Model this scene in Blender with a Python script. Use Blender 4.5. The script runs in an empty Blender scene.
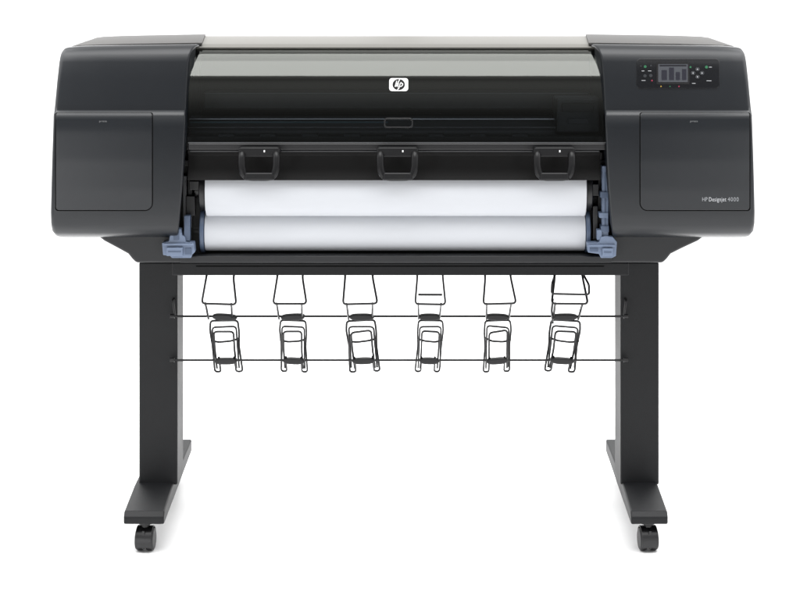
import bpy, bmesh, math, random
from mathutils import Vector, Matrix

scene = bpy.context.scene
scene.view_settings.view_transform = 'Standard'
scene.view_settings.look = 'None'
scene.view_settings.exposure = 0
COL = scene.collection

# ---- dimensions: 2.5 mm per unit on the machine's front plane -------------
CAMY, F, H = -5.175, 1950.0, 1.548
def S(y): return (y - CAMY) / F
def X(px, y): return (px - 400.0) * S(y)
def Z(py, y): return H - (py + 70.0) * S(y)

# ---------------------------------------------------------------- materials
def mat(name, col, rough=0.5, metal=0.0, spec=0.5, bump=0.0, bscale=400.0, var=0.0, coat=0.0, emit=0.0):
    m = bpy.data.materials.new(name); m.use_nodes = True
    nt = m.node_tree; b = nt.nodes['Principled BSDF']
    b.inputs['Base Color'].default_value = (*col, 1)
    b.inputs['Roughness'].default_value = rough
    b.inputs['Metallic'].default_value = metal
    b.inputs['Specular IOR Level'].default_value = spec
    b.inputs['Coat Weight'].default_value = coat
    if emit > 0:
        b.inputs['Emission Color'].default_value = (*col, 1)
        b.inputs['Emission Strength'].default_value = emit
    tc = nt.nodes.new('ShaderNodeTexCoord')
    if bump > 0:
        n = nt.nodes.new('ShaderNodeTexNoise'); n.inputs['Scale'].default_value = bscale
        n.inputs['Detail'].default_value = 3
        nt.links.new(tc.outputs['Object'], n.inputs['Vector'])
        bp = nt.nodes.new('ShaderNodeBump'); bp.inputs['Strength'].default_value = bump
        bp.inputs['Distance'].default_value = 0.001
        nt.links.new(n.outputs['Fac'], bp.inputs['Height'])
        nt.links.new(bp.outputs['Normal'], b.inputs['Normal'])
    if var > 0:
        n2 = nt.nodes.new('ShaderNodeTexNoise'); n2.inputs['Scale'].default_value = 6
        n2.inputs['Detail'].default_value = 5
        nt.links.new(tc.outputs['Object'], n2.inputs['Vector'])
        r = nt.nodes.new('ShaderNodeMapRange')
        r.inputs['To Min'].default_value = rough - var; r.inputs['To Max'].default_value = rough + var
        nt.links.new(n2.outputs['Fac'], r.inputs['Value'])
        nt.links.new(r.outputs['Result'], b.inputs['Roughness'])
    return m

M_cover = mat('charcoal_plastic', (0.0076, 0.0092, 0.0118), 0.37, spec=.42, bump=0.08, bscale=700, var=0.03)
M_door = mat('charcoal_door_plastic', (0.0082, 0.0099, 0.0126), 0.31, spec=.5, bump=0.06, bscale=700, var=0.03)
M_gap = mat('gap_black', (0.0015, 0.0015, 0.0015), 0.8, spec=0.1)
M_under = mat('underside_plastic', (0.007, 0.0078, 0.0094), 0.5, bump=0.1, bscale=500)
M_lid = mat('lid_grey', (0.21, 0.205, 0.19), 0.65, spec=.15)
M_trim = mat('top_trim_grey', (0.085, 0.083, 0.080), 0.65, spec=.15)
M_steel = mat('powder_coated_steel', (0.0052, 0.0056, 0.0067), 0.52, spec=0.30, bump=0.25, bscale=500, var=0.06)
M_wire = mat('black_wire', (0.004, 0.004, 0.005), 0.28, spec=0.45)
M_black = mat('black_plastic', (0.006, 0.006, 0.007), 0.38)
M_guide = mat('guide_plastic', (0.0035, 0.0035, 0.0042), 0.42, spec=.3)
M_black2 = mat('matte_black_plastic', (0.009, 0.0088, 0.0088), 0.6, bump=0.1)
M_dark = mat('interior_black', (0.006, 0.006, 0.0065), 0.7, spec=.2)
M_apron = mat('apron_plastic', (0.0060, 0.0058, 0.0058), 0.65, spec=.22, bump=0.1)
M_rubber = mat('caster_rubber', (0.006, 0.006, 0.007), 0.5)
M_blue = mat('blue_grey_plastic', (0.145, 0.188, 0.275), 0.4, bump=0.05)
M_dblue = mat('dark_blue_plastic', (0.070, 0.098, 0.155), 0.4)
M_metal = mat('brushed_rail', (0.22, 0.22, 0.225), 0.35, metal=1.0)
M_grey = mat('grey_trim', (0.05, 0.052, 0.056), 0.4)
M_btn = mat('button_grey', (0.028, 0.030, 0.034), 0.35)
M_beam = mat('carriage_grey', (0.050, 0.051, 0.052), 0.5)
M_teal = mat('reflection_teal', (0.06, 0.11, 0.13), 0.4)  # tint of the bluish reflection painted behind the window
M_white = mat('logo_white', (0.85, 0.85, 0.85), 0.4)
M_text = mat('text_grey', (0.44, 0.45, 0.47), 0.5)
M_textl = mat('text_grey_light', (0.33, 0.34, 0.36), 0.5)
M_mark = mat('mark_grey', (0.16, 0.165, 0.17), 0.5)
M_lcd = mat('lcd_glass', (0.054, 0.057, 0.064), 0.2, emit=0.35)
M_lcdd = mat('lcd_bar', (0.018, 0.018, 0.026), 0.3)
M_lcdk = mat('lcd_dark', (0.010, 0.010, 0.014), 0.3)
M_green = mat('indicator_green', (0.02, 0.11, 0.05), 0.4, emit=0.2)
M_red = mat('indicator_red', (0.24, 0.02, 0.05), 0.4, emit=0.3)
M_amber = mat('indicator_amber', (0.28, 0.18, 0.03), 0.4, emit=0.3)
M_panel = mat('panel_gloss_black', (0.0055, 0.006, 0.0075), 0.25)
M_paper = mat('white_paper', (0.565, 0.58, 0.61), 0.8, spec=0.12, bump=0.02, bscale=120)

def window_mat():
    m = bpy.data.materials.new('smoked_window'); m.use_nodes = True
    nt = m.node_tree; nt.nodes.clear()
    o = nt.nodes.new('ShaderNodeOutputMaterial')
    t = nt.nodes.new('ShaderNodeBsdfTransparent'); t.inputs['Color'].default_value = (0.43, 0.46, 0.49, 1)
    g = nt.nodes.new('ShaderNodeBsdfGlossy'); g.inputs['Roughness'].default_value = 0.09
    g.inputs['Color'].default_value = (0.97, 1.0, 0.94, 1)
    f = nt.nodes.new('ShaderNodeFresnel'); f.inputs['IOR'].default_value = 1.62
    mx = nt.nodes.new('ShaderNodeMixShader')
    nt.links.new(f.outputs[0], mx.inputs[0]); nt.links.new(t.outputs[0], mx.inputs[1])
    nt.links.new(g.outputs[0], mx.inputs[2]); nt.links.new(mx.outputs[0], o.inputs['Surface'])
    return m
M_window = window_mat()

# ---------------------------------------------------------------- helpers
def finish(name, bm, m, parent=None, bevel=0.0, seg=3, angle=35, smooth=True, sharp=None):
    bmesh.ops.remove_doubles(bm, verts=bm.verts, dist=1e-6)
    bmesh.ops.recalc_face_normals(bm, faces=bm.faces)
    lo = Vector([min(v.co[i] for v in bm.verts) for i in range(3)])
    hi = Vector([max(v.co[i] for v in bm.verts) for i in range(3)])
    c = (lo + hi) / 2
    bmesh.ops.translate(bm, verts=bm.verts, vec=-c)
    me = bpy.data.meshes.new(name); bm.to_mesh(me); bm.free()
    me.materials.append(m)
    if smooth:
        for p in me.polygons: p.use_smooth = True
        if bevel == 0: me.set_sharp_from_angle(angle=math.radians(sharp or angle))
    ob = bpy.data.objects.new(name, me); COL.objects.link(ob)
    ob.location = c
    if bevel > 0:
        md = ob.modifiers.new('bevel', 'BEVEL'); md.width = bevel; md.segments = seg
        md.limit_method = 'ANGLE'; md.angle_limit = math.radians(angle); md.harden_normals = True
    if parent is not None: attach(ob, parent)
    return ob
def attach(ob, parent):
    # every object keeps its world coordinates; the parent inverse cancels the parent's place
    ob.parent = parent
    ob.matrix_parent_inverse = Matrix.Translation(-Vector(parent.location))

def add_box(bm, x0, x1, y0, y1, z0, z1):
    r = bmesh.ops.create_cube(bm, size=1)
    for v in r['verts']:
        v.co = Vector((x0 + (v.co.x + .5) * (x1 - x0), y0 + (v.co.y + .5) * (y1 - y0), z0 + (v.co.z + .5) * (z1 - z0)))
    return r['verts']
def pbox(bm, px0, px1, py0, py1, y0, y1):
    return add_box(bm, X(px0, y0), X(px1, y0), y0, y1, Z(py1, y0), Z(py0, y0))
def part_box(name, m, parent, px0, px1, py0, py1, y0, y1, bevel=.002):
    bm = bmesh.new(); pbox(bm, px0, px1, py0, py1, y0, y1)
    return finish(name, bm, m, parent, bevel=bevel)

def add_cyl(bm, p0, p1, r, seg=32, r2=None):
    p0, p1 = Vector(p0), Vector(p1); d = p1 - p0
    q = d.to_track_quat('Z', 'Y').to_matrix().to_4x4()
    return bmesh.ops.create_cone(bm, cap_ends=True, segments=seg, radius1=r, radius2=r if r2 is None else r2,
                          depth=d.length, matrix=Matrix.Translation((p0 + p1) / 2) @ q)['verts']

def add_prism(bm, pts, y0, y1):
    a = [bm.verts.new((X(p[0], y0), y0, Z(p[1], y0))) for p in pts]
    b = [bm.verts.new((v.co.x, y1, v.co.z)) for v in a]
    n = len(a)
    bm.faces.new(a); bm.faces.new(list(reversed(b)))
    for i in range(n): bm.faces.new((a[i], b[i], b[(i + 1) % n], a[(i + 1) % n]))

def add_ring(bm, outer, inner, y0, y1):
    def mk(pts, y): return [bm.verts.new((X(p[0], y0), y, Z(p[1], y0))) for p in pts]
    of, inf, ob_, ib = mk(outer, y0), mk(inner, y0), mk(outer, y1), mk(inner, y1)
    n = len(outer)
    for i in range(n):
        j = (i + 1) % n
        bm.faces.new((of[i], of[j], inf[j], inf[i])); bm.faces.new((ob_[i], ib[i], ib[j], ob_[j]))
        bm.faces.new((of[i], ob_[i], ob_[j], of[j])); bm.faces.new((inf[i], inf[j], ib[j], ib[i]))

def rrect(x0, y0, x1, y1, r, n=5, rs=None):
    rs = rs or (r, r, r, r)   # tl, tr, br, bl
    out = []
    for (cx, cy, a0, rr) in ((x0 + rs[0], y0 + rs[0], 180, rs[0]), (x1 - rs[1], y0 + rs[1], 270, rs[1]),
                         (x1 - rs[2], y1 - rs[2], 0, rs[2]), (x0 + rs[3], y1 - rs[3], 90, rs[3])):
        for k in range(n + 1):
            a = math.radians(a0 + 90 * k / n)
            out.append((cx + rr * math.cos(a), cy + rr * math.sin(a)))
    return out

def fillet(pts, r, n=5, closed=False):
    P = [Vector(p) for p in pts]; out = []; N = len(P)
    for i, p in enumerate(P):
        if not closed and (i == 0 or i == N - 1): out.append(p); continue
        a, b = P[(i - 1) % N], P[(i + 1) % N]
        da, db = (a - p), (b - p)
        rr = min(r, da.length * .48, db.length * .48)
        s, e = p + da.normalized() * rr, p + db.normalized() * rr
        for k in range(n + 1):
            t = k / n
            out.append(s * (1 - t) ** 2 + p * 2 * t * (1 - t) + e * t * t)
    return out

def add_tube(bm, pts, r, seg=10, flat=None):
    P = [Vector(p) for p in pts]; N = len(P); rings = []
    up = None
    for i in range(N):
        t = (P[min(i + 1, N - 1)] - P[max(i - 1, 0)])
        t.normalize()
        if flat is not None:
            up = Vector((0, 1, 0)); up = (up - t * up.dot(t))
            up = up.normalized() if up.length > .05 else Vector((0, 0, 1))
        elif up is None: up = t.orthogonal().normalized()
        else:
            up = (up - t * up.dot(t))
            up = up.normalized() if up.length > 1e-6 else t.orthogonal().normalized()
        sd = t.cross(up)
        k1 = flat or 1.0
        rings.append([bm.verts.new(P[i] + r * (k1 * math.cos(2 * math.pi * k / seg) * up + math.sin(2 * math.pi * k / seg) * sd)) for k in range(seg)])
    for i in range(N - 1):
        a, b = rings[i], rings[(i + 1) % N]
        for k in range(seg):
            bm.faces.new((a[k], a[(k + 1) % seg], b[(k + 1) % seg], b[k]))
    bm.faces.new(list(reversed(rings[0]))); bm.faces.new(rings[-1])

# ------------------------------------------------------------ machine root
def empty(name, loc, label, cat):
    e = bpy.data.objects.new(name, None); COL.objects.link(e); e.location = loc
    e.empty_display_size = 0.1
    e["label"] = label; e["category"] = cat
    return e
printer = empty('large_format_printer', (0, 0, 0),
    'wide charcoal grey large format printer on two-legged stand with wire bin', 'printer')

# --------------------------------------------------------------- side covers
FRONT = [(-.19, 47.0, 64, 199), (-.212, 48, 62, 195.5), (-.232, 51, 60.5, 192.3), (-.244, 55.5, 59.5, 190),
         (-.2505, 62, 58.5, 188.3), (-.260, 80, 56.5, 187), (-.268, 96, 55, 186.3), (-.273, 106.5, 54, 186), (-.275, 110, 53.5, 185.7),
         (-.287, 112, 53, 185.5), (-.294, 116, 52.8, 185.3), (-.299, 130, 52.3, 185), (-.303, 160, 51.3, 184),
         (-.303, 190, 50.5, 182), (-.300, 213, 50, 180), (-.293, 225, 50.3, 179), (-.278, 233, 51.5, 178.5),
         (-.25, 236.5, 54, 178.2), (-.21, 237.5, 60, 178)]
def surf_y(py):
    T = [(f[1], f[0]) for f in FRONT]
    if py <= T[0][0]: return T[0][1]
    for (a, ya), (b, yb) in zip(T, T[1:]):
        if a <= py <= b: return ya + (yb - ya) * (py - a) / (b - a)
    return T[-1][1]

def cover(side):
    prof = []
    for (y, py, xo, xi) in FRONT:
        if side > 0: xo, xi = 805.6 - xo, 790.5 - xi
        prof.append((y, Z(py, y), X(xo, y), X(xi, y)))
    y, z, a, b = prof[-1]; prof.append((.25, z, a, b))
    y, z, a, b = prof[0]; b2 = b + side * .032
    prof.append((.25, z - .02, a, b2)); prof.append((.23, z, a, b2))
    n = len(prof)
    P2 = [Vector((p[0], p[1])) for p in prof]
    cen = sum(P2, Vector((0, 0))) / n
    nrm = []
    for i in range(n):
        t = (P2[(i + 1) % n] - P2[i - 1]).normalized()
        v = Vector((-t.y, t.x))
        nrm.append(v if v.dot(P2[i] - cen) >= 0 else -v)
    bm = bmesh.new(); cols = []
    ztop = prof[0][1]
    def column(outer, dx, inset, rise):
        vs = []
        for i, p in enumerate(prof):
            q = P2[i] - nrm[i] * inset
            xo, xi = p[2], p[3]
            sg = 1 if xi > xo else -1
            x = (xo + sg * dx) if outer else (xi - sg * dx)
            k = max(0.0, 1 - (ztop - p[1]) / .03)
            vs.append(bm.verts.new((x, q.x, q.y + rise * k)))
        cols.append(vs)
    R = .013
    for k in range(7):
        a = math.radians(90 * k / 6)
        column(True, R * (1 - math.cos(a)), R * (1 - math.sin(a)), 0)
    column(True, .045, 0, .0028)
    column(True, .10, 0, .0042)
    R2 = .005
    for k in range(4):
        a = math.radians(90 * (3 - k) / 3)
        column(False, R2 * (1 - math.cos(a)), R2 * (1 - math.sin(a)), .0072)
    for a, b in zip(cols, cols[1:]):
        for i in range(n):
            j = (i + 1) % n
            bm.faces.new((a[i], a[j], b[j], b[i]))
    bm.faces.new(cols[0]); bm.faces.new(cols[-1])
    return finish('side_cover', bm, M_cover, printer, sharp=40)
coverL = cover(-1); coverR = cover(1)
# light top cap on each cover, lapping over the joint with the centre lid
TC = [(72, 46.2), (80, 45.2), (100, 44.4), (125, 43.8), (202, 42.6), (202, 44.4), (125, 45.9), (100, 46.6), (76, 48.0)]
for cv, f, sd in ((coverL, lambda p: p, -1), (coverR, lambda p: 790.5 - p if p > 150 else 805.6 - p, 1)):
    bm = bmesh.new(); add_prism(bm, [(f(a), b) for a, b in TC], -.172, .235)
    for v in bm.verts:
        if v.co.y > 0 and abs(v.co.x) < .6: v.co.x += sd * .032
    finish('top_cap', bm, M_trim, cv, bevel=.0004, seg=1)

def decal(name, pts, ob_, of_, m, parent, step=6, bevel=0.0, yf=None):
    yf = yf or surf_y
    bm = bmesh.new()
    vs = [bm.verts.new((p[0], 0, -p[1])) for p in pts]
    bm.faces.new(vs)
    lo = min(p[1] for p in pts); hi = max(p[1] for p in pts)
    c = lo + step
    while c < hi - .5:
        bmesh.ops.bisect_plane(bm, geom=bm.verts[:] + bm.edges[:] + bm.faces[:], plane_co=(0, 0, -c), plane_no=(0, 0, 1))
        c += step
    r = bmesh.ops.extrude_face_region(bm, geom=bm.faces[:])
    ext = set(v for v in r['geom'] if isinstance(v, bmesh.types.BMVert))
    for v in bm.verts:
        px, py = v.co.x, -v.co.z
        y = yf(py) - (of_ if v in ext else ob_)
        v.co = Vector((X(px, y), y, Z(py, y)))
    return finish(name, bm, m, parent, bevel=bevel, seg=2, angle=50)

def text_geo(body, cx, cy, size, width=None, shear=0.0, align='CENTER', bold=0.0, space=1.0):
    cu = bpy.data.curves.new('t', 'FONT'); cu.body = body; cu.size = 1; cu.align_x = align; cu.shear = shear
    cu.offset = bold; cu.space_character = space
    cu.resolution_u = 3
    ob = bpy.data.objects.new('t', cu); COL.objects.link(ob)
    dg = bpy.context.evaluated_depsgraph_get(); dg.update()
    me = bpy.data.meshes.new_from_object(ob.evaluated_get(dg))
    V = [(v.co.x, v.co.y) for v in me.vertices]; Fc = [tuple(p.vertices) for p in me.polygons]
    bpy.data.objects.remove(ob); bpy.data.curves.remove(cu); bpy.data.meshes.remove(me)
    xs = [v[0] for v in V]; w = max(xs) - min(xs)
    kx = size if width is None else width / w
    x0 = (min(xs) + max(xs)) / 2 if align == 'CENTER' else min(xs)
    return [(cx + (v[0] - x0) * kx, cy - v[1] * size) for v in V], Fc

def text(name, parts, m, parent, off, yf=None):
    yf = yf or surf_y
    bm = bmesh.new()
    for V, Fc in parts:
        vs = []
        for (px, py) in V:
            y = yf(py) - off
            vs.append(bm.verts.new((X(px, y), y, Z(py, y))))
        for f in Fc:
            try: bm.faces.new([vs[i] for i in f])
            except ValueError: pass
    r = bmesh.ops.extrude_face_region(bm, geom=bm.faces[:])
    bmesh.ops.translate(bm, verts=[v for v in r['geom'] if isinstance(v, bmesh.types.BMVert)], vec=(0, .0004, 0))
    return finish(name, bm, m, parent, smooth=False)

for (cv, pts, gp, tx) in (
    (coverL, rrect(56, 112.8, 152, 210, 3, rs=(2, 2, 7, 3)), rrect(55, 112.4, 153, 211, 3, rs=(2, 2, 8, 3)), 103),
    (coverR, rrect(640.5, 112.8, 749.5, 210, 3, rs=(2, 2, 3, 7)), rrect(639.5, 112.4, 750.5, 211, 3, rs=(2, 2, 3, 8)), 694)):
    decal('door_gap', gp, -.004, .0004, M_gap, cv, step=4)
    d = decal('door', pts, -.002, .0030, M_door, cv, step=4, bevel=.0012)
    text('door_lettering', [text_geo('press', tx, 122.0, 2.8, width=7.5)], M_mark, d, .0036)
# ---------------------------------------------------------------- control panel
cp = decal('control_panel', rrect(636.5, 58.5, 719.5, 88.5, 4), -.002, .0018, M_panel, printer, bevel=.001)
decal('screen_frame', rrect(656.5, 62.2, 689.5, 84.2, 1), .001, .0026, M_black, cp)
scr = decal('screen', rrect(658.2, 64, 687.8, 82, .6), .001, .0031, M_lcd, cp)
for b in [(661.5, 70, 667, 80), (669, 67.5, 674, 80), (675.7, 72, 680, 80), (682, 69, 686.4, 80)]:
    decal('screen_bar', rrect(*b, .5), .002, .0034, M_lcdd, cp)
decal('screen_bar', rrect(659.5, 64.8, 686.5, 66.2, .3), .002, .0034, M_lcdk, cp)
def disc(cx, cy, r, n=16, sx=1.0): return [(cx + r * sx * math.cos(2 * math.pi * k / n), cy + r * math.sin(2 * math.pi * k / n)) for k in range(n)]
for (cx, cy, r, m) in ((645.2, 66.5, 1.4, M_green), (651, 65.5, .9, M_btn), (650.8, 75.5, 1.7, M_btn), (645, 75.8, 1.7, M_btn),
                       (652, 80.5, .8, M_red), (661, 86.3, .7, M_amber), (670, 86.3, .6, M_green),
                       (679, 86.3, .7, M_red), (641, 66, .8, M_btn)):
    decal('button', disc(cx, cy, r), .0005, .0026, m, cp)
for (cx, cy, dx, dy) in ((697.5, 69.2, 0, -1), (693, 73, -1, 0), (702, 73, 1, 0), (697.5, 76.8, 0, 1)):
    decal('button', disc(cx, cy, 2.0, sx=1.15), .0005, .0034, M_btn, cp, bevel=.0004)
    tri = [(cx + dx * .9 , cy + dy * .9), (cx - dx * .5 + dy * .8, cy - dy * .5 + dx * .8), (cx - dx * .5 - dy * .8, cy - dy * .5 - dx * .8)]
    decal('button_mark', tri, .003, .0038, M_text, cp)
decal('button', disc(706.5, 67, 1.5), .0005, .003, M_green, cp)
decal('button', disc(690.5, 67, 1.0), .0005, .003, M_green, cp)
for (x, yy, w) in ((641.5, 70.6, 3), (648, 70.6, 3.4), (641.5, 80.2, 4), (706.5, 80.5, 5), (692, 83, 3.6), (709, 66.8, 3)):
    decal('panel_mark', rrect(x, yy, x + w, yy + .5, .15, 2), .0012, .0024, M_text, cp)
text('model_lettering', [text_geo('HP', 702.3, 201.3, 6.0, align='LEFT', width=5.2, bold=-.008)], M_textl, coverR, .0036)
text('model_lettering', [text_geo('4000', 727.8, 201.3, 6.0, align='LEFT', width=10.8, bold=-.010, space=1.15)], M_textl, coverR, .0036)
text('model_lettering', [text_geo('Designjet', 709.0, 201.3, 6.0, align='LEFT', width=17.2, bold=.0, space=1.08)], M_text, coverR, .0036)

# ----------------------------------------------------------------- top lid
def xprof(name, pts, px0, px1, yref, m, parent, bevel=.002):
    bm = bmesh.new()
    ya = [(y, z) for y, z in pts]
    x0, x1 = X(px0, yref), X(px1, yref)
    A = [bm.verts.new((x0, y, z)) for y, z in ya]; B = [bm.verts.new((x1, y, z)) for y, z in ya]
    n = len(ya)
    for i in range(n): bm.faces.new((A[i], A[(i + 1) % n], B[(i + 1) % n], B[i]))
    bm.faces.new(A); bm.faces.new(B)
    return finish(name, bm, m, parent, bevel=bevel)
zt = Z(43.6, -.13)
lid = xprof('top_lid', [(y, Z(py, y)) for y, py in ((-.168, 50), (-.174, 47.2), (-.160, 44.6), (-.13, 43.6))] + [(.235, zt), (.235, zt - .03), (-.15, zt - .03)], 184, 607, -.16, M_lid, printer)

# -------------------------------------------------------------- smoked window
WIN = [(-.170, 48.6), (-.190, 52), (-.207, 57.5), (-.2235, 65), (-.2365, 72.0), (-.2425, 75.6), (-.2445, 77.6), (-.2475, 82), (-.2540, 91), (-.262, 103), (-.270, 117), (-.2755, 130), (-.279, 143.5)]
def win_y(py):
    T = [(b, a) for a, b in WIN]
    if py <= T[0][0]: return T[0][1]
    for (a, va), (b, vb) in zip(T, T[1:]):
        if a <= py <= b: return va + (vb - va) * (py - a) / (b - a)
    return T[-1][1]
def catmull(P, n=6):
    out = []
    for i in range(len(P) - 1):
        p0 = P[max(i - 1, 0)]; p1 = P[i]; p2 = P[i + 1]; p3 = P[min(i + 2, len(P) - 1)]
        for k in range(n):
            t = k / n
            out.append(tuple(.5 * ((2 * p1[j]) + (-p0[j] + p2[j]) * t + (2 * p0[j] - 5 * p1[j] + 4 * p2[j] - p3[j]) * t * t + (-p0[j] + 3 * p1[j] - 3 * p2[j] + p3[j]) * t ** 3) for j in range(2)))
    out.append(P[-1]); return out
W = catmull([(y, Z(py, y)) for y, py in WIN])
bm = bmesh.new()
x0, x1 = X(188, -.27), X(606, -.27)
A = [bm.verts.new((x0, y, z)) for y, z in W]; B = [bm.verts.new((x1, y, z)) for y, z in W]
for i in range(len(W) - 1): bm.faces.new((A[i], A[i + 1], B[i + 1], B[i]))
window = finish('window', bm, M_window, printer, sharp=60)

bm = bmesh.new()
add_prism(bm, [(188, 143.5), (606, 143.5), (606, 150), (188, 150)], -.287, -.262)
finish('window_lip', bm, M_black, window, bevel=.003)
part_box('window_trim', M_grey, window, 188, 606, 142.4, 143.4, -.285, -.270, .0008)
bm = bmesh.new()
add_ring(bm, rrect(384, 118, 413, 128, 3), rrect(385.4, 119.3, 411.6, 126.7, 2.4), -.283, -.270)
finish('window_grip', bm, M_black, window, bevel=.001, seg=2)

yl = win_y
lp = decal('logo', rrect(389.2, 78, 408.2, 91.0, 2.8), -.001, .0025, M_white, window, step=2, yf=yl)
decal('logo_disc', disc(398.7, 84.5, 5.5, 32, sx=1.12), .001, .0030, M_black, lp, step=2, yf=yl)
def stroke(x0, y0, x1, y1, w): return [(x0 - w / 2, y0), (x0 + w / 2, y0), (x1 + w / 2, y1), (x1 - w / 2, y1)]
text('logo_lettering', [text_geo('hp', 398.9, 86.6, 8.5, shear=.28, bold=.012)], M_white, lp, .0034, yf=yl)
for st in (stroke(399.8, 79, 396.2, 86.4, 1.0), stroke(401.2, 82, 397.6, 90.0, 1.0)):
    decal('logo_stroke', st, .0025, .0034, M_white, lp, step=2, yf=yl)

# ------------------------------------------------- interior and centre frame
part_box('rear_panel', M_dark, printer, 180, 614, 50, 262, .18, .234, .003)
part_box('carriage_beam', M_beam, printer, 186, 608, 116, 136, -.10, -.02, .003)
part_box('platen', M_beam, printer, 186, 608, 136, 150, -.235, -.03, .003)
part_box('carriage_cover', M_black, printer, 203, 590, 92, 110, -.12, -.05, .006)
for py, y, r in ((119.5, -.17, .0030), (127.5, -.20, .0016)):
    bm = bmesh.new()
    add_cyl(bm, (X(188, y), y, Z(py, y)), (X(608, y), y, Z(py, y)), r, 20)
    finish('carriage_rail', bm, M_metal, printer)
part_box('teal_reflection', M_teal, printer, 190, 388, 121.5, 123.0, -.19, -.185, 0)  # teal reflection on the window's left half, painted as a thin coloured strip
car = part_box('print_carriage', M_beam, printer, 556, 600, 98, 133, -.215, -.12, .006)
part_box('carriage_latch', M_black, car, 562, 594, 103, 112, -.221, -.214, .002)
part_box('carriage_label', M_grey, car, 568, 588, 118, 124, -.219, -.214, .001)
for k in range(8):
    c = 226 + k * 42
    part_box('pinch_roller', M_grey, printer, c - 8, c + 8, 134, 137.5, -.238, -.215, .001)

ap = [(-.262, 150), (-.246, 155), (-.250, 168), (-.268, 180.3)]
pts = [(y, Z(py, y)) for y, py in ap]
pts += [(y + .006, z) for y, z in reversed(pts)]
apron = xprof('output_apron', pts, 188, 600, -.25, M_apron, printer, .0015)
part_box('apron_trim', M_grey, apron, 190, 599, 150.6, 151.8, -.266, -.250, .0004)

for c in (259, 397.5, 554.5):
    def G(dx, py, y): return (X(c + dx, y), y, Z(py, y))
    bm = bmesh.new()
    path = [G(-12, 153, -.262), G(-16, 152, -.305), G(-17.4, 155, -.322), G(-17.2, 168, -.332), G(-15, 175.4, -.334), G(-9, 177.2, -.334),
            G(9, 177.2, -.334), G(15, 175.4, -.334), G(17.2, 168, -.332), G(17.4, 155, -.322), G(16, 152, -.305), G(12, 153, -.262)]
    add_tube(bm, fillet(path, .014, 6), .0092, 20, flat=.9)
    g = finish('media_guide', bm, M_guide, printer, sharp=60)
    bm = bmesh.new()
    add_prism(bm, rrect(c - 20.8, 147.5, c + 20.8, 157, 3), -.320, -.262)
    finish('guide_mount', bm, M_guide, g, bevel=.004)
    bm = bmesh.new()
    add_prism(bm, [(c - 14, 172.8), (c + 14, 172.8), (c + 15.5, 180.6), (c - 15.5, 180.6)], -.345, -.328)
    finish('guide_lip', bm, M_guide, g, bevel=.005)
    part_box('guide_mark', M_white, g, c + 4.6, c + 6, 150.2, 152.2, -.3215, -.319, 0)

for (a, b, s0, s1) in ((178, 203, 183, 186.5), (588.5, 613, 610.5, 612.5)):
    sf = part_box('side_frame', M_black2, printer, a, b, 150, 262.5, -.19, .20, .004)
    part_box('frame_strip', M_grey, sf, s0, s1, 176, 232, -.215, -.188, .001)
    bmx = (a + b) / 2
    part_box('frame_rib', M_black, sf, bmx - 3, bmx + 2, 152, 228, -.205, -.186, .002)
    part_box('frame_bracket', M_black, sf, a + 2, b - 2, 160, 166, -.208, -.188, .002)
part_box('roll_bay_back', M_black2, printer, 200, 592, 181, 262.5, -.07, -.04, 0)
part_box('roll_trough', M_under, printer, 180, 612, 256, 263, -.235, .15, .003)

for pts in ([(94, 233), (178, 233), (183, 240), (183, 263), (136, 263), (132, 259), (128, 254), (118, 248.5), (104, 241)],
            [(709, 233), (612, 233), (608, 240), (608, 263), (663, 263), (667, 259), (671, 254), (682, 248.5), (698, 241)]):
    bm = bmesh.new()
    add_prism(bm, pts, -.225, .2)
    finish('cover_underside', bm, M_under, printer, bevel=.006)

# layered blue levers at the roll ends
bm = bmesh.new()
add_prism(bm, [(171, 229), (181, 229), (182, 235), (185, 237), (186, 242), (194, 242.5), (195, 252), (192, 255), (191, 258), (172, 258), (170, 256), (163, 255), (162, 243), (169, 241)], -.256, -.225)
lv = finish('spindle_lever', bm, M_blue, printer, bevel=.0015)
part_box('lever_rib', M_blue, lv, 163.5, 194, 243.4, 245.4, -.262, -.255, .0006)
part_box('lever_slot', M_dblue, lv, 173.5, 179, 231.5, 240, -.2575, -.255, .0004)
part_box('lever_plate', M_blue, lv, 166.5, 182.5, 247.6, 256, -.265, -.255, .001)
part_box('lever_slot', M_dblue, lv, 185, 191.5, 248, 254.5, -.2575, -.255, .0004)
part_box('lever_rib', M_dblue, lv, 168, 181, 251, 252.3, -.2662, -.264, .0003)
part_box('lever_post', M_dblue, lv, 184, 190, 216, 241, -.250, -.225, .001)
bm = bmesh.new()
add_prism(bm, [(601, 237), (606, 236), (613, 237), (617, 242), (616, 256), (612, 258), (601, 258), (599, 254), (588, 252.5), (587, 243), (599, 242.5)], -.256, -.225)
lv2 = finish('spindle_lever', bm, M_blue, printer, bevel=.0015)
part_box('lever_rib', M_blue, lv2, 588.5, 615, 244.8, 246.6, -.262, -.255, .0006)
part_box('lever_slot', M_dblue, lv2, 590, 598, 248, 251.5, -.2575, -.255, .0004)
part_box('lever_plate', M_blue, lv2, 602.5, 613, 248.4, 256, -.265, -.255, .001)
part_box('lever_rib', M_dblue, lv2, 604, 611.5, 251.5, 252.8, -.2662, -.264, .0003)
part_box('lever_post', M_blue, lv2, 597, 602, 230, 240, -.252, -.225, .001)
st = part_box('blue_guide_plate', M_blue, printer, 602.2, 608.4, 166, 237, -.246, -.21, .0012)
part_box('plate_groove', M_dblue, st, 604.6, 606, 172, 232, -.2468, -.245, 0)
part_box('plate_catch', M_dblue, st, 600.5, 609, 192, 198, -.252, -.21, .001)
part_box('plate_catch', M_blue, st, 599.5, 608.4, 213, 218, -.252, -.21, .001)
part_box('plate_catch', M_dblue, st, 601, 609, 226, 232, -.252, -.21, .001)
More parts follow.
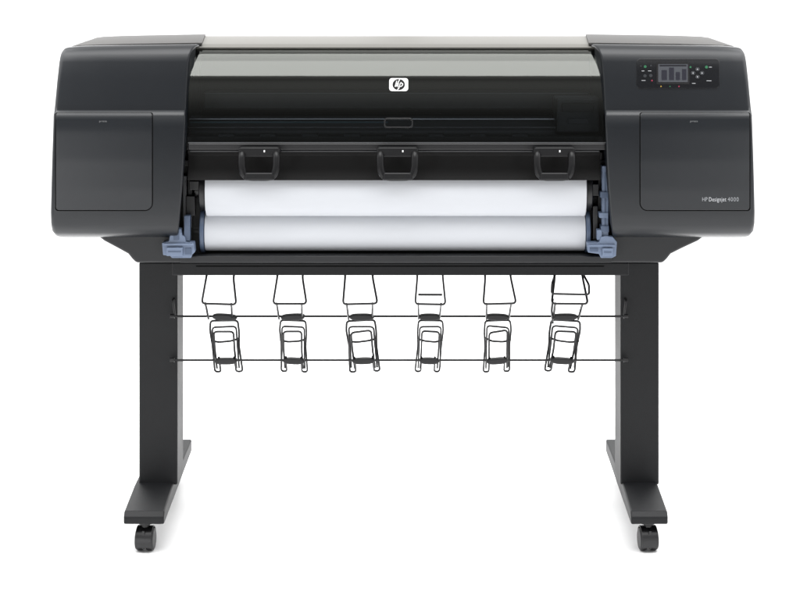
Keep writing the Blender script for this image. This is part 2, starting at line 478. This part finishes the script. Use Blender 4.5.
for b in ((590.5, 599, 184, 196, -.235), (593, 598, 206, 240, -.225), (186, 195, 196, 216, -.22), (189, 201, 181, 190, -.235)):
    part_box('spindle_latch', M_black, printer, b[0], b[1], b[2], b[3], b[4], -.18, .002)

# ------------------------------------------------------------- paper rolls
def roll(name, cy, r_px, ypos, label, xa, xb, blue):
    z = Z(cy, ypos - r_px * .0025); r = r_px * .00252
    cx0, cx1 = X(xa, ypos - r), X(xb, ypos - r)
    e = empty(name, ((cx0 + cx1) / 2, ypos, z), label, 'paper roll'); e["group"] = 'paper rolls loaded in the printer'
    bm = bmesh.new()
    add_cyl(bm, (cx0, ypos, z), (cx1, ypos, z), r, 96)
    finish('paper', bm, M_paper, e, bevel=.002, seg=2, angle=50)
    bm = bmesh.new()
    add_cyl(bm, (cx0 - .03, ypos, z), (cx1 + .03, ypos, z), .02, 24)
    finish('spindle', bm, M_black, e)
    for x, sg in ((cx0, -1), (cx1, 1)):
        bm = bmesh.new()
        add_cyl(bm, (x + sg * .001, ypos, z), (x + sg * (.012 if blue else .017), ypos, z), r * (1.10 if blue else .8), 48)
        finish('hub', bm, M_dblue if blue else M_black, e, bevel=.003)
    return e
roll('paper_roll', 193, 27, -.190, 'white paper roll in the upper bay of the printer', 204.5, 587, False)
roll('paper_roll', 233, 21.0, -.172, 'white paper roll in the lower bay with blue end hub', 204, 586, True)

# ------------------------------------------------------------------- stand
beam = part_box('stand_beam', M_steel, printer, 172, 629, 262.8, 275.5, -.20, -.13, .003)
part_box('beam_groove', M_gap, beam, 196, 604, 265.8, 266.8, -.2012, -.199, 0)

def leg(side):
    yl_, yb = -.115, .02
    if side < 0: xa, xb = X(139, yl_), X(177.5, yl_)
    else: xa, xb = X(620.5, yl_), X(659, yl_)
    bm = bmesh.new()
    add_box(bm, xa, xb, yl_, yb, .108, Z(262.5, yl_))
    lg = finish('stand_leg', bm, M_steel, printer, bevel=.004)
    if side < 0: fo, fi, bo, bi = X(123.5, -.34), X(164, -.34), -.687, -.589
    else: fo, fi, bo, bi = X(668, -.34), X(631, -.34), .672, .582
    bm = bmesh.new()
    sec = [(-.34, .074, .092), (-.325, .073, .104), (-.14, .073, .114), (.03, .073, .114), (.34, .073, .108)]
    rings = []
    for (y, zb, zt2) in sec:
        t = (y + .34) / .68
        o, i = fo + (bo - fo) * t, fi + (bi - fi) * t
        rings.append([bm.verts.new(c) for c in ((o, y, zb), (i, y, zb), (i, y, zt2), (o, y, zt2))])
    for a, b in zip(rings, rings[1:]):
        for k in range(4): bm.faces.new((a[k], a[(k + 1) % 4], b[(k + 1) % 4], b[k]))
    bm.faces.new(rings[0]); bm.faces.new(rings[-1])
    finish('foot', bm, M_steel, lg, bevel=.004)
    for yc, rot in ((-.305, 5 * side), (.305, -12)):
        t = (yc + .34) / .68
        cx = (fo + (bo - fo) * t + fi + (bi - fi) * t) / 2 if yc < 0 else side * .648
        R = .0275
        Mx = Matrix.Translation((cx, yc, 0)) @ Matrix.Rotation(math.radians(rot), 4, 'Z')
        bm = bmesh.new()
        outer = [((R + .0045) * math.cos(math.radians(a)), R + .001 + (R + .0045) * math.sin(math.radians(a))) for a in range(-30, 211, 15)]
        inner = [((R + .0015) * math.cos(math.radians(a)), R + .001 + (R + .0015) * math.sin(math.radians(a))) for a in range(210, -31, -15)]
        prof = outer + inner
        A = [bm.verts.new((-.0205, p[0], p[1])) for p in prof]; B = [bm.verts.new((.0205, p[0], p[1])) for p in prof]
        n = len(prof); h = len(outer)
        for i in range(n): bm.faces.new((A[i], A[(i + 1) % n], B[(i + 1) % n], B[i]))
        for i in range(h - 1):
            for Q in (A, B): bm.faces.new((Q[i], Q[i + 1], Q[n - 2 - i], Q[n - 1 - i]))
        add_box(bm, -.0035, .0035, -R, R, .010, R * 2)
        add_cyl(bm, (0, 0, .056), (0, 0, .0745), .011, 20)
        add_cyl(bm, (0, 0, .066), (0, 0, .0742), .018, 24)
        bmesh.ops.transform(bm, matrix=Mx, verts=bm.verts)
        cs = finish('caster', bm, M_black, lg, bevel=.0012, seg=2)
        for sx in (-1, 1):
            bm = bmesh.new()
            add_cyl(bm, (sx * .0030, 0, R), (sx * .0232, 0, R), R, 40)
            bmesh.ops.transform(bm, matrix=Mx, verts=bm.verts)
            finish('caster_wheel', bm, M_rubber, lg, bevel=.006, seg=4, angle=50)
    return lg
legL = leg(-1); legR = leg(1)

# --------------------------------------------------------------- wire bin
for py, y in ((316.3, -.135), (360.2, -.130)):
    bm = bmesh.new()
    add_cyl(bm, (X(171, y), y, Z(py, y)), (X(627, y), y, Z(py, y)), .0029, 16)
    rod = finish('bin_rod', bm, M_wire, printer)
    for (a, b) in ((170, 174.5), (623.5, 628)):
        bm = bmesh.new()
        add_cyl(bm, (X(a, y), y, Z(py, y)), (X(b, y), y, Z(py, y)), .0060, 20)
        finish('rod_end', bm, M_black, rod, bevel=.001)
for (px, sg) in ((173, 1), (626, -1)):
    bm = bmesh.new(); y = -.128
    add_tube(bm, fillet([(X(px, y), -.113, Z(300, y)), (X(px, y) , y - .006, Z(300, y)), (X(px + sg * 2, y), y - .006, Z(315, y))], .006), .003)
    finish('rod_bracket', bm, M_black, printer)

upC = [219.5, 290, 360, 430, 499, 569]
loC = [228, 294.5, 362, 429.5, 496, 563.5]
WR = .0028
rnd = random.Random(11)
def build_hook(j):
    s = S(-.2)
    def U(dx, py, y): return (dx * s, y, Z(py, y))
    a, b = rnd.uniform(-1.2, 1.2), rnd.uniform(-1, 1)
    bm = bmesh.new()
    add_tube(bm, fillet([U(-13.5 + a, 268, -.165), U(-13.5 + a, 278, -.205), U(-17, 304, -.218), U(17.5, 304 + b * .5, -.218), U(13.5 + b, 278, -.205), U(13.5 + b, 268, -.165)], .010), WR)
    add_tube(bm, fillet([U(-13.5, 303.5, -.217), U(-13.2, 308, -.19), U(-12.6, 319, -.14)], .004), WR)
    add_tube(bm, fillet([U(12.5, 303.5, -.217), U(12.2, 308, -.19), U(11.4, 319, -.14)], .004), WR)
    return finish('bin_hook', bm, M_wire, printer)
def build_loop(m, j):
    s = S(-.1)
    v, w, q = rnd.uniform(-1.4, 1.4), rnd.uniform(-1.3, 1.3), rnd.uniform(-1.2, 1.2)
    def U(dx, py, y): return (m * dx * s, y, Z(py, y))
    bm = bmesh.new()
    # long wires bent softly back at the foot
    add_tube(bm, fillet([U(-7.5 + v, 357, -.14), U(-7 + v, 371.5, -.10), U(-13 + v, 371.5, -.10), U(-13.5, 345, -.112), U(-15.5, 330, -.12), U(-14.5, 320.5, -.13), U(12.5, 320.5, -.13), U(13.5, 332, -.12), U(13, 346, -.112), U(15.5 + v * .4, 371.5, -.10), U(9.5, 371.5, -.10), U(9, 357, -.14)], .009), WR)
    # two overlapping rounded hoops, open at the foot
    add_tube(bm, fillet([U(-9.5 + q, 368, -.105), U(-10.2, 350, -.135), U(-10.8, 331.5 + w, -.15), U(8.8, 331.5 - w, -.15), U(9.2, 350, -.135), U(10 + q, 368, -.105)], .010), WR)
    add_tube(bm, fillet([U(-12.2 - q * .5, 367, -.104), U(-12.5, 345, -.12), U(-12.8, 327 - w, -.135), U(11 + q * .4, 326.5 + w, -.135), U(11.6, 345, -.12), U(12.6, 368, -.104)], .010), WR * .9)
    add_tube(bm, fillet([U(-14.5, 340.5, -.116), U(-6, 342, -.14), U(6, 341, -.14), U(13.3, 338.5 + w, -.116)], .008), WR * .95)
    return finish('bin_loop', bm, M_wire, printer)
def build_clip(py, w, y):
    s = S(y)
    bm = bmesh.new()
    z = Z(py, y)
    pts = []
    for k in range(28):
        a = 2 * math.pi * k / 28
        pts.append((w * s * math.copysign(abs(math.cos(a)) ** .7, math.cos(a)), z + (3.7 * s) * math.copysign(abs(math.sin(a)) ** .9, math.sin(a)) * (1 if math.sin(a) < 0 else .7)))
    A = [bm.verts.new((p[0], y, p[1])) for p in pts]; B = [bm.verts.new((p[0], y + .022, p[1])) for p in pts]
    n = len(pts)
    bm.faces.new(A); bm.faces.new(B)
    for i in range(n): bm.faces.new((A[i], A[(i + 1) % n], B[(i + 1) % n], B[i]))
    return finish('rod_clip', bm, M_black, printer, bevel=.004, seg=3)
def move(ob, x, rot, parent, sx=1.0):
    ob.location = Vector(ob.location) + Vector((x, 0, 0))
    ob.rotation_euler = (0, math.radians(rot), 0); ob.scale = (sx, 1, 1)
    attach(ob, parent); return ob
hooks = []
for i in range(6):
    ux, lx, mx = X(upC[i], -.2), X(loC[i], -.1), X((upC[i] + 2 * loC[i]) / 3, -.15)
    hk = move(build_hook(i), ux, (1.6, .5, -1.2, .2, -.8, 1.2)[i], printer, (1, .97, 1.0, .88, .95, 1.05)[i])
    move(build_loop(1 if i < 3 else -1, i), lx, (-2.2, 1.2, -1.4, .2, -.8, 1.8)[i], hk, (1, .95, 1.03, 1, .97, 1)[i])
    move(build_clip(317.3, 12.5, -.152), mx, (2, -3, 1, 0, 2, -2)[i], hk)
    move(build_clip(361.2, 11.5, -.150), X(loC[i], -.14), (-2, 2, 0, 1, -3, 2)[i], hk)
    hooks.append(hk)
def extra(px, parent, q):
    bm = bmesh.new()
    add_tube(bm, fillet([(X(px + a, -.19), y, Z(py, -.19)) for a, py, y in q], .007), WR)
    finish('hook_wire', bm, M_wire, parent)
extra(569, hooks[5], [(-12, 272, -.17), (-17, 283, -.21), (-17.5, 292, -.22), (18, 292, -.22), (18, 283, -.21), (12, 272, -.17)])
extra(569, hooks[5], [(-16, 298, -.21), (-16, 312, -.18), (-13, 328, -.13)])
extra(430, hooks[3], [(-13.6, 293, -.213), (13.6, 293, -.213)])

# ------------------------------------------------------------- studio floor
bm = bmesh.new()
vs = [bm.verts.new(c) for c in ((-40, -7, 0), (40, -7, 0), (40, 70, 0), (-40, 70, 0))]
bm.faces.new(vs)
mf = mat('white_studio_floor', (0.96, 0.96, 0.96), 0.22, spec=0.4, bump=0.01, bscale=30)
fl = finish('floor', bm, mf, smooth=False)
fl["kind"] = "structure"; fl["label"] = "seamless white studio floor"

# ------------------------------------------------------------------- lights
world = bpy.data.worlds.new('World'); scene.world = world; world.use_nodes = True
nt = world.node_tree; bg = nt.nodes['Background']
tc = nt.nodes.new('ShaderNodeTexCoord'); sp = nt.nodes.new('ShaderNodeSeparateXYZ')
nt.links.new(tc.outputs['Generated'], sp.inputs[0])
def mr(src, a, b, c, d):
    n = nt.nodes.new('ShaderNodeMapRange'); n.interpolation_type = 'SMOOTHSTEP'
    n.inputs['From Min'].default_value = a; n.inputs['From Max'].default_value = b
    n.inputs['To Min'].default_value = c; n.inputs['To Max'].default_value = d
    nt.links.new(src, n.inputs['Value']); return n.outputs['Result']
up = mr(sp.outputs['Z'], .30, .65, .10, 1.15)
bk = mr(sp.outputs['Y'], -.05, .25, 0, 1.0)
mx = nt.nodes.new('ShaderNodeMath'); mx.operation = 'MAXIMUM'
nt.links.new(up, mx.inputs[0]); nt.links.new(bk, mx.inputs[1])
nt.links.new(mx.outputs[0], bg.inputs['Strength'])
bg.inputs['Color'].default_value = (1, 1, 1, 1)

l = bpy.data.lights.new('overhead_fill', 'SUN'); l.energy = 2.6; l.angle = math.radians(50)  # added unseen lamp from above, lifts the floor towards white
o = bpy.data.objects.new('overhead_fill', l); COL.objects.link(o)
o.rotation_euler = (math.radians(10), 0, 0)
def area(loc, target, sx, sy, p):
    l = bpy.data.lights.new('softbox_or_fill', 'AREA'); l.shape = 'RECTANGLE'; l.size = sx; l.size_y = sy; l.energy = p
    o = bpy.data.objects.new('softbox_or_fill', l); COL.objects.link(o); o.location = loc
    o.rotation_euler = (Vector(target) - Vector(loc)).to_track_quat('-Z', 'Y').to_euler(); return o
area((-2.4, -4.2, .65), (-.6, 0, .9), 1.0, .9, 28)  # added front pair of lamps, placed for soft highlights on the doors
area((2.4, -4.2, .8), (.6, 0, .9), .9, .9, 17)
area((0, -1.0, 3.0), (0, -.4, 1.2), 2.2, 1.0, 15)
for xx in (-1, 1):
    area((xx * .8, 1.25, 1.42), (xx * .8, 1.25, 0), 1.5, 1.2, 38)  # added lamps behind, whiten the floor under the machine
    area((xx * 1.75, -.3, 1.5), (xx * 1.5, -.3, 0), 1.0, 1.6, 16)  # added side lamps, brighten the floor around the feet

# ------------------------------------------------------------------- camera
cam = bpy.data.cameras.new('camera'); co = bpy.data.objects.new('camera', cam); COL.objects.link(co)
co.location = (0, CAMY, H); co.rotation_euler = (math.radians(90), 0, 0)
cam.sensor_width = 36; cam.lens = 36 * F / 800; cam.shift_y = -366 / 800
cam.clip_end = 300
scene.camera = co
